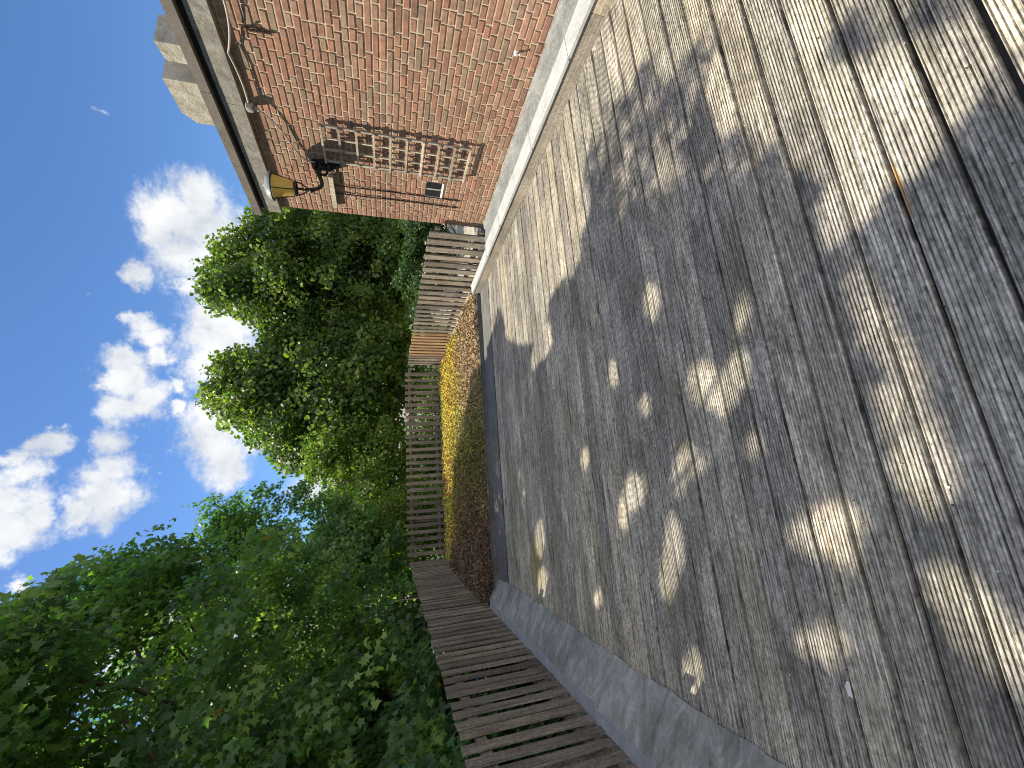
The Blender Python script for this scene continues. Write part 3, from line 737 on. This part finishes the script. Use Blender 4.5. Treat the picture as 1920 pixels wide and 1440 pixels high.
leaves_mesh('sedum_tufts', P, rng.normal(size=(n, 3)) * .7 + np.array([0, -.25, .6]), rng.uniform(.014, .05, n), OVAL_T, M_SEDUM, None, sed, col=colr)['kind'] = 'stuff'
# dry vine litter heaped at the left corner
n = 11000
sx = -1.45 + np.abs(rng.normal(size=n)) * .42; sy = 6.45 + rng.random(n) * 3.6
hh = np.clip(.15 - (sx + 1.45) * .12, .03, .16) * rng.random(n)
kk = (sx < 1.2)
P = np.stack([sx, sy, .13 + hh], 1)[kk]
lit = leaves_mesh('dry_leaf_litter', P, rng.normal(size=(len(P), 3)) + np.array([0, 0, .3]), rng.uniform(.012, .036, len(P)), OVAL_T, M_LITTER, rng.random(len(P)))
tag(lit, 'brown dry leaves and dead stems heaped in the left corner of the sedum roof', 'leaf litter', kind='stuff')
mb = MB()
for i in range(120):
    x = -1.42 + abs(random.gauss(0, .35)); y = random.uniform(6.5, 9.6); a = random.uniform(0, 6.28); l = random.uniform(.15, .5)
    mb.tube([(x, y, .15), (x + l * .5 * math.cos(a), y + l * .5 * math.sin(a), .15 + random.uniform(.05, .2)), (x + l * math.cos(a), y + l * math.sin(a), .14 + random.uniform(0, .14))], .003, 4, random.uniform(.6, 1))
tag(mb.build('dead_stems', M_LITTER), 'tangle of pale dead stems over the leaf litter by the left fence', 'dead stems', kind='stuff')
# crumbs on the deck
n = 1500
n = 900; sx = rng.uniform(-1.1, 3.4, n); sy = rng.uniform(.3, 6.4, n)
deb = leaves_mesh('deck_debris', np.stack([sx, sy, np.full(n, .006)], 1), rng.normal(size=(n, 3)) * .4 + np.array([0, 0, 1]), rng.uniform(.004, .011, n), OVAL_T, M_LITTER, np.where(rng.random(n) > .55, .99, rng.random(n) * .3))
tag(deb, 'crumbs of dry leaves and bud scales scattered over the deck boards', 'debris', kind='stuff')

n = 170
sx = rng.uniform(-1.1, 3.4, n); sy = .3 + 5.6 * rng.random(n) ** 1.5
deb = leaves_mesh('paint_specks', np.stack([sx, sy, np.full(n, .004)], 1), rng.normal(size=(n, 3)) * .15 + np.array([0, 0, 1]), rng.uniform(.003, .009, n), OVAL_T, M_WHITE, rng.random(n))
tag(deb, 'small white specks and grit scattered over the deck boards', 'grit', kind='stuff')
# ------------------------------------------------------------------ trees
def make_tree(name, label, cat, base, top, r0, crowns, tmpl, m, size, outline=None, sun=True, group=None, lean=.9, near=2.2, nb=45, trunk_mat=M_BARK):
    root = thing(name, base, label, cat, group)
    Ps, Ns, Rs, CL = [], [], [], []
    for args in crowns:
        P, out, ax, cl, si = crown_points(*args)
        k_ = keep(P, outline, sun, near, (rng.normal(size=(si.max() + 1, 2)) * 11)[si])
        P, out, ax, si = P[k_], out[k_], ax[k_], si[k_]
        Nn = ax * lean + out * .45 + rng.normal(size=P.shape) * .7
        tone = rng.random(si.max() + 1)[si] if len(si) else np.zeros(0)
        Ps.append(P); Ns.append(Nn); Rs.append(np.clip(tone * .68 + rng.random(len(P)) * .29, 0, .97)); CL.append(cl)
    P = np.concatenate(Ps); Nn = np.concatenate(Ns); R_ = np.concatenate(Rs); cl = np.concatenate(CL)
    if m is M_MAPLE: R_ = np.where(rng.random(len(R_)) > .998, 1 - rng.random(len(R_)) * .006, R_)
    sz = rng.uniform(size[0], size[1], len(P))
    leaves_mesh('crown', P, Nn, sz, tmpl, m, R_, root)
    cl = cl[keep(cl, outline, sun, near + 1.2)]
    rng.shuffle(cl)
    mb = MB(); branches(mb, base, top, r0, cl, nb); mb.build('trunk', trunk_mat, root, True)
    print(name, len(P))
    return root
GT = 'trees around the terrace'
make_tree('maple_tree', 'large dark maple close behind the left fence, its crown overhanging the deck', 'maple', (-3.6, 7.2, -3.4), (-3.9, 6.8, 8.0), .34,
          [((-4.2, 6.4, 5.6), (4.6, 7.0, 4.2), 170, .60, 4000, 66, .36, .35, .45),
           ((-3.4, 6.0, 6.6), (3.6, 5.0, 3.0), 80, .7, 2300, 62, .36, .35, .1),
           ((-3.2, 5.0, 2.0), (1.4, 4.2, 2.2), 70, .55, 1700, 62, .30, .35, .3)],
          MAPLE_T, M_MAPLE, (.055, .092), MAPLE_OUT, group=GT, near=3.9, nb=60)
make_tree('maple_tree', 'second dark maple further along the left fence, between the large maple and the lindens', 'maple', (-2.6, 13.5, -3.4), (-2.3, 13.4, 6.5), .24,
          [((-1.3, 13.8, 4.0), (2.5, 2.4, 3.1), 60, .6, 900, 50, .38, .35, .5), ((-2.4, 13.6, 3.6), (3.2, 3.2, 4.0), 90, .7, 1900, 52, .40, .35, .5)],
          MAPLE_T, M_MAPLE, (.07, .11), MAPLE2_OUT, group=GT)
make_tree('linden_tree', 'tall linden behind the right fence, next to the brick wall, taller of the pair', 'linden', (11.0, 20.0, -3.4), (11.0, 20.0, 8.6), .26,
          [((11.2, 20, 4.4), (4.2, 3.2, 4.2), 110, .9, 1500, 34, .55, .8, .5), ((10.6, 20, 7.0), (2.4, 2.0, 3.2), 60, .55, 520, 30, .34, 2.6, .5), ((12.6, 18.5, 1.3), (3.0, 2.0, 1.9), 50, .7, 520, 34, .5, .7, .3)],
          OVAL_T, M_LINDEN, (.135, .215), LIND_OUT, False, GT, .5)
make_tree('linden_tree', 'tall linden behind the far picket fence, beyond the middle of the deck', 'linden', (5.2, 20.0, -3.4), (5.2, 20.0, 8.0), .25,
          [((4.9, 20, 3.8), (3.7, 3.0, 4.0), 95, .9, 1300, 34, .55, .8, .5), ((5.2, 20, 6.4), (2.2, 1.9, 3.0), 60, .55, 480, 30, .34, 2.6, .5)],
          OVAL_T, M_LINDEN, (.135, .215), LIND_OUT, False, GT, .5)
# lower planting beyond the fences
SHR_OUT = [(500, 830), (520, 895), (600, 900), (640, 1000), (700, 1040), (755, 1110), (800, 1180), (900, 1180), (900, 600), (700, 600), (640, 800)]
GS = 'shrubs beyond the fences'
make_tree('broadleaf_shrub', 'bright yellow green tall shrub behind the far fence, left of the lindens', 'shrub', (1.2, 16.5, -3.4), (1.1, 16.5, 3.4), .12,
          [((1.3, 16.8, 1.9), (1.8, 1.6, 2.8), 45, .6, 520, 34, .4, .6, .4)], OVAL_T, M_SHRUB, (.09, .15), SHR_OUT, False, GS, .6)
make_tree('broadleaf_shrub', 'sunlit shrub with small yellow leaves right behind the far left corner of the fence', 'shrub', (-.5, 12.9, -3.4), (-.4, 12.9, 1.9), .07,
          [((-.5, 12.9, .9), (1.0, .7, 1.5), 30, .35, 360, 30, .26, .6, .3)], OVAL_T, M_SHRUB, (.045, .085), SHR_OUT, True, GS, .6)
make_tree('ivy_bush', 'dark ivy covered bush behind the left fence, below the maple crown', 'bush', (-2.5, 9.2, -3.4), (-2.5, 9.0, 1.2), .1,
          [((-2.7, 9.0, -.2), (.9, 3.2, 2.0), 40, .5, 500, 30, .35, .5, .4)], OVAL_T, M_IVY, (.07, .12), None, True, GS, .6)
make_tree('ivy_bush', 'dark leafy bush behind the nearest part of the left fence', 'bush', (-3.2, 4.2, -3.4), (-3.2, 4.2, .9), .1,
          [((-3.2, 4.2, -.5), (1.1, 3.0, 1.9), 40, .5, 460, 30, .35, .5, .4)], OVAL_T, M_IVY, (.07, .12), None, True, GS, .6)
make_tree('hedge_bush', 'low green bush seen through the gaps of the far fence', 'bush', (2.5, 14.2, -3.4), (2.5, 14.2, .4), .1,
          [((2.2, 14.4, -1.2), (3.4, 1.0, 1.9), 40, .5, 420, 30, .4, .6, .4)], OVAL_T, M_LINDEN, (.09, .14), None, False, GS, .6)
make_tree('broadleaf_shrub', 'sunny green shrub glimpsed under the maple crown, above the left fence', 'shrub', (-4.6, 17, -3.4), (-4.6, 17, 2.4), .1,
          [((-4.6, 17, 1.0), (2.6, 1.6, 2.6), 50, .6, 520, 32, .42, .6, .4)], OVAL_T, M_SHRUB, (.09, .15), None, False, GS, .6)
make_tree('hedge_bush', 'dark bush close behind the right picket fence, in front of the paved yard', 'bush', (9.0, 13.0, -3.4), (9.0, 13.0, .6), .1,
          [((8.6, 13.2, .35), (4.4, 1.0, .85), 60, .35, 620, 30, .3, .6, .3)], OVAL_T, M_IVY, (.08, .13), LIND_OUT[:-2] + [(842, 900), (842, 360)], False, GS, .6)
# backdrop trees further off, closing the view under the crowns
for i, (x, y, w, h_, lab) in enumerate(((-9, 22, 5, 6.5, 'broad green tree in the background, behind the big maple'), (-2.5, 30, 4.2, 5.2, 'distant green tree behind the far left corner of the fence'),
                                         (17, 30, 5, 5.5, 'distant green tree to the right of the lindens, behind the house corner'), (-13, 9, 5, 7.5, 'broad green tree far behind the left fence, past the maple'))):
    make_tree('background_tree', lab, 'tree', (x, y, -3.4), (x, y, h_ - 1), .25, [((x, y, h_ * .42), (w, w * .8, h_ * .6), 70, 1.0, 700, 26, .7, .7, .5)], OVAL_T, M_LINDEN, (.16, .26), MAPLE_OUT if x < -5 else LIND_OUT if x > 10 else SHR_OUT + [], False, GT, .5)

# ------------------------------------------------------------------ houses and things beyond
def far_house(x0, x1, y0, y1, z1, label):
    h_ = thing('pale_house', ((x0 + x1) / 2, (y0 + y1) / 2, -3.4), label, 'house', 'houses beyond the trees')
    q = MB(); q.box((x0, y0, -3.4), (x1, y1, z1)); q.build('wall', M_STUC, h_)
    q = MB(); ym = (y0 + y1) / 2
    q.prism([(y0 - .3, z1 - .05), (y1 + .3, z1 - .05), (ym, z1 + 1.5)], 0, x0 - .3, x1 + .3); q.build('roof', M_ROOFT, h_)
    n_ = max(2, int((x1 - x0) / 2))
    for i in range(n_):
        xx = x0 + (x1 - x0) * (i + .5) / n_
        for zz in ((-2.4,) if z1 < 1 else (-2.4, .1)):
            q = MB(); q.box((xx - .5, y0 - .02, zz), (xx + .5, y0 - .004, zz + 1.3)); w_ = q.build('window', M_GLASSD, h_)
            q = MB()
            for lo, hi in (((xx - .56, zz - .06), (xx + .56, zz)), ((xx - .56, zz + 1.3), (xx + .56, zz + 1.36)), ((xx - .56, zz), (xx - .5, zz + 1.3)), ((xx + .5, zz), (xx + .56, zz + 1.3))):
                q.box((lo[0], y0 - .05, lo[1]), (hi[0], y0 - .003, hi[1]))
            q.build('frame', M_WHITE, w_)
    return h_
far_house(14.6, 16.6, 28, 33, -.2, 'pale rendered house seen under the right linden, beyond the right fence')
far_house(7.5, 12.2, 36, 42, -.4, 'pale house with grey tiled roof between the two linden trunks')
far_house(-1.5, 5.5, 38, 44, -.4, 'low cream house behind the far picket fence, left of the lindens')
# white sheet lying below the near left fence
q = grid_sheet('white_sheet', lambda u, v: (-7.6 + 1.6 * u + .2 * v, 13.0 + 2.4 * v, -3.3 + .25 * math.sin(u * 5 + v * 3) + .2 * math.sin(v * 7 - u * 2) + .35), 24, 24, M_WHITE)
tag(q, 'crumpled white sheet on the ground, glimpsed through the near gaps of the left fence', 'sheet')

# ------------------------------------------------------------------ sun, sky, clouds
sl = bpy.data.lights.new('sun', 'SUN'); sl.energy = 4.9; sl.angle = rad(.53); sl.color = (1, .885, .69)
so = bpy.data.objects.new('sun', sl); COL.objects.link(so)
so.rotation_euler = Vector(SUN).to_track_quat('Z', 'Y').to_euler(); so.location = (-10, 10, 20)
W = bpy.data.worlds.new('World'); S.world = W; W.use_nodes = True
nt = W.node_tree; bg = nt.nodes['Background']
sky = N(nt, 'ShaderNodeTexSky', sky_type='NISHITA'); sky.sun_disc = False
sky.sun_elevation = math.asin(SUN[2]); sky.sun_rotation = math.atan2(SUN[0], SUN[1])
sky.air_density = 1.0; sky.dust_density = .6; sky.ozone_density = 2.0
CL = [(370, 375, 48), (330, 410, 52), (390, 430, 62), (308, 430, 36), (350, 480, 52), (400, 500, 62), (420, 560, 58), (395, 590, 46), (400, 640, 58), (385, 690, 42), (430, 700, 62), (440, 620, 62), (400, 790, 46), (395, 830, 36), (420, 850, 50), (440, 885, 30), (430, 780, 52), (275, 510, 27), (262, 500, 16), (352, 540, 20),
      (265, 590, 22), (280, 620, 27), (290, 660, 27), (222, 672, 38), (245, 710, 46), (208, 705, 30), (285, 750, 38), (220, 765, 36), (212, 830, 36), (225, 880, 42), (200, 905, 44), (180, 950, 48), (140, 965, 30), (232, 930, 38), (335, 730, 16), (345, 765, 14), (308, 885, 12, .45),
      (20, 860, 30), (70, 840, 34), (90, 850, 22), (40, 900, 40), (60, 935, 36), (15, 945, 42), (30, 990, 48), (60, 960, 30), (5, 1030, 38), (20, 1095, 26), (80, 800, 13), (250, 1180, 90), (480, 1220, 120), (650, 1150, 90), (600, 900, 40), (186, 160, 22, .42), (186, 190, 18, .34), (186, 215, 14, .42), (163, 555, 14, .36), (335, 850, 12, .4)]
tcw = N(nt, 'ShaderNodeTexCoord'); dirv = tcw.outputs['Generated']
nz = N(nt, 'ShaderNodeTexNoise'); nz.inputs['Scale'].default_value = 9; nz.inputs['Detail'].default_value = 7; nz.inputs['Roughness'].default_value = .62; L(nt, dirv, nz.inputs['Vector'])
ds = N(nt, 'ShaderNodeVectorMath', operation='MULTIPLY_ADD'); L(nt, nz.outputs['Color'], ds.inputs[0]); ds.inputs[1].default_value = (.10,) * 3
sub = N(nt, 'ShaderNodeVectorMath', operation='SUBTRACT'); L(nt, dirv, sub.inputs[0]); sub.inputs[1].default_value = (.05,) * 3; L(nt, sub.outputs[0], ds.inputs[2])
nz2 = N(nt, 'ShaderNodeTexNoise'); nz2.inputs['Scale'].default_value = 34; nz2.inputs['Detail'].default_value = 6; nz2.inputs['Roughness'].default_value = .65; L(nt, dirv, nz2.inputs['Vector'])
ds1 = ds
ds = N(nt, 'ShaderNodeVectorMath', operation='MULTIPLY_ADD'); L(nt, nz2.outputs['Color'], ds.inputs[0]); ds.inputs[1].default_value = (.03,) * 3
sub2 = N(nt, 'ShaderNodeVectorMath', operation='SUBTRACT'); L(nt, ds1.outputs[0], sub2.inputs[0]); sub2.inputs[1].default_value = (.015,) * 3; L(nt, sub2.outputs[0], ds.inputs[2])
acc = None
for x, y, r, *pk in CL:
    d0 = ray(x, y); d0 /= np.linalg.norm(d0); d1 = ray(x + r, y); d1 /= np.linalg.norm(d1); ra = float(np.linalg.norm(d1 - d0))
    v = N(nt, 'ShaderNodeVectorMath', operation='DISTANCE'); L(nt, ds.outputs[0], v.inputs[0]); v.inputs[1].default_value = d0
    f_ = math_n(nt, 'MULTIPLY_ADD', v.outputs['Value'], -1 / (ra * 1.75), pk[0] if pk else 1.0)
    acc = f_ if acc is None else math_n(nt, 'MAXIMUM', acc, f_)
# general scattered clouds elsewhere round the sky
n2 = noise(nt, coords(nt, (1, 1, 1.6), 'Generated'), 30, 9, .7)
dens = math_n(nt, 'ADD', acc, math_n(nt, 'MULTIPLY', math_n(nt, 'SUBTRACT', n2, .5), 1.0))
alpha = N(nt, 'ShaderNodeMapRange', interpolation_type='SMOOTHSTEP'); L(nt, dens, alpha.inputs[0]); alpha.inputs[1].default_value = .06; alpha.inputs[2].default_value = .72
shade = noise(nt, dirv, 11, 5, .55)
ccol = ramp(nt, shade, [(.34, (2.5, 2.65, 2.95)), (.5, (3.35, 3.45, 3.55)), (.64, (3.9, 3.9, 3.9))])
SKYT = (.315, .44, .59)
SKYTINT = mix(nt, 1.0, sky.outputs[0], SKYT, 'MULTIPLY')
base = mix(nt, alpha.outputs[0], SKYTINT, ccol)
# unseen bright cloud bank added behind the camera as fill for the shade
dt = N(nt, 'ShaderNodeVectorMath', operation='DOT_PRODUCT'); L(nt, dirv, dt.inputs[0]); dt.inputs[1].default_value = (.55, -.80, .25)
fill_cloud = math_n(nt, 'ADD', math_n(nt, 'MULTIPLY_ADD', dt.outputs['Value'], 1.3, -.30), math_n(nt, 'SUBTRACT', noise(nt, dirv, 3.5, 7, .6), .5))
am = N(nt, 'ShaderNodeMapRange', interpolation_type='SMOOTHSTEP'); L(nt, fill_cloud, am.inputs[0]); am.inputs[1].default_value = .05; am.inputs[2].default_value = .4
L(nt, mix(nt, am.outputs[0], base, (4.9, 5.0, 5.3)), bg.inputs['Color'])
bg.inputs['Strength'].default_value = .135
S.view_settings.view_transform = 'Standard'; S.view_settings.look = 'None'; S.view_settings.gamma = 1; S.view_settings.use_curve_mapping = False
S.view_settings.exposure = 1.0
S.render.engine = 'CYCLES'
S.cycles.filter_width = 1.0
S.cycles.max_bounces = 6; S.cycles.diffuse_bounces = 4; S.cycles.transmission_bounces = 4; S.cycles.sample_clamp_indirect = 6
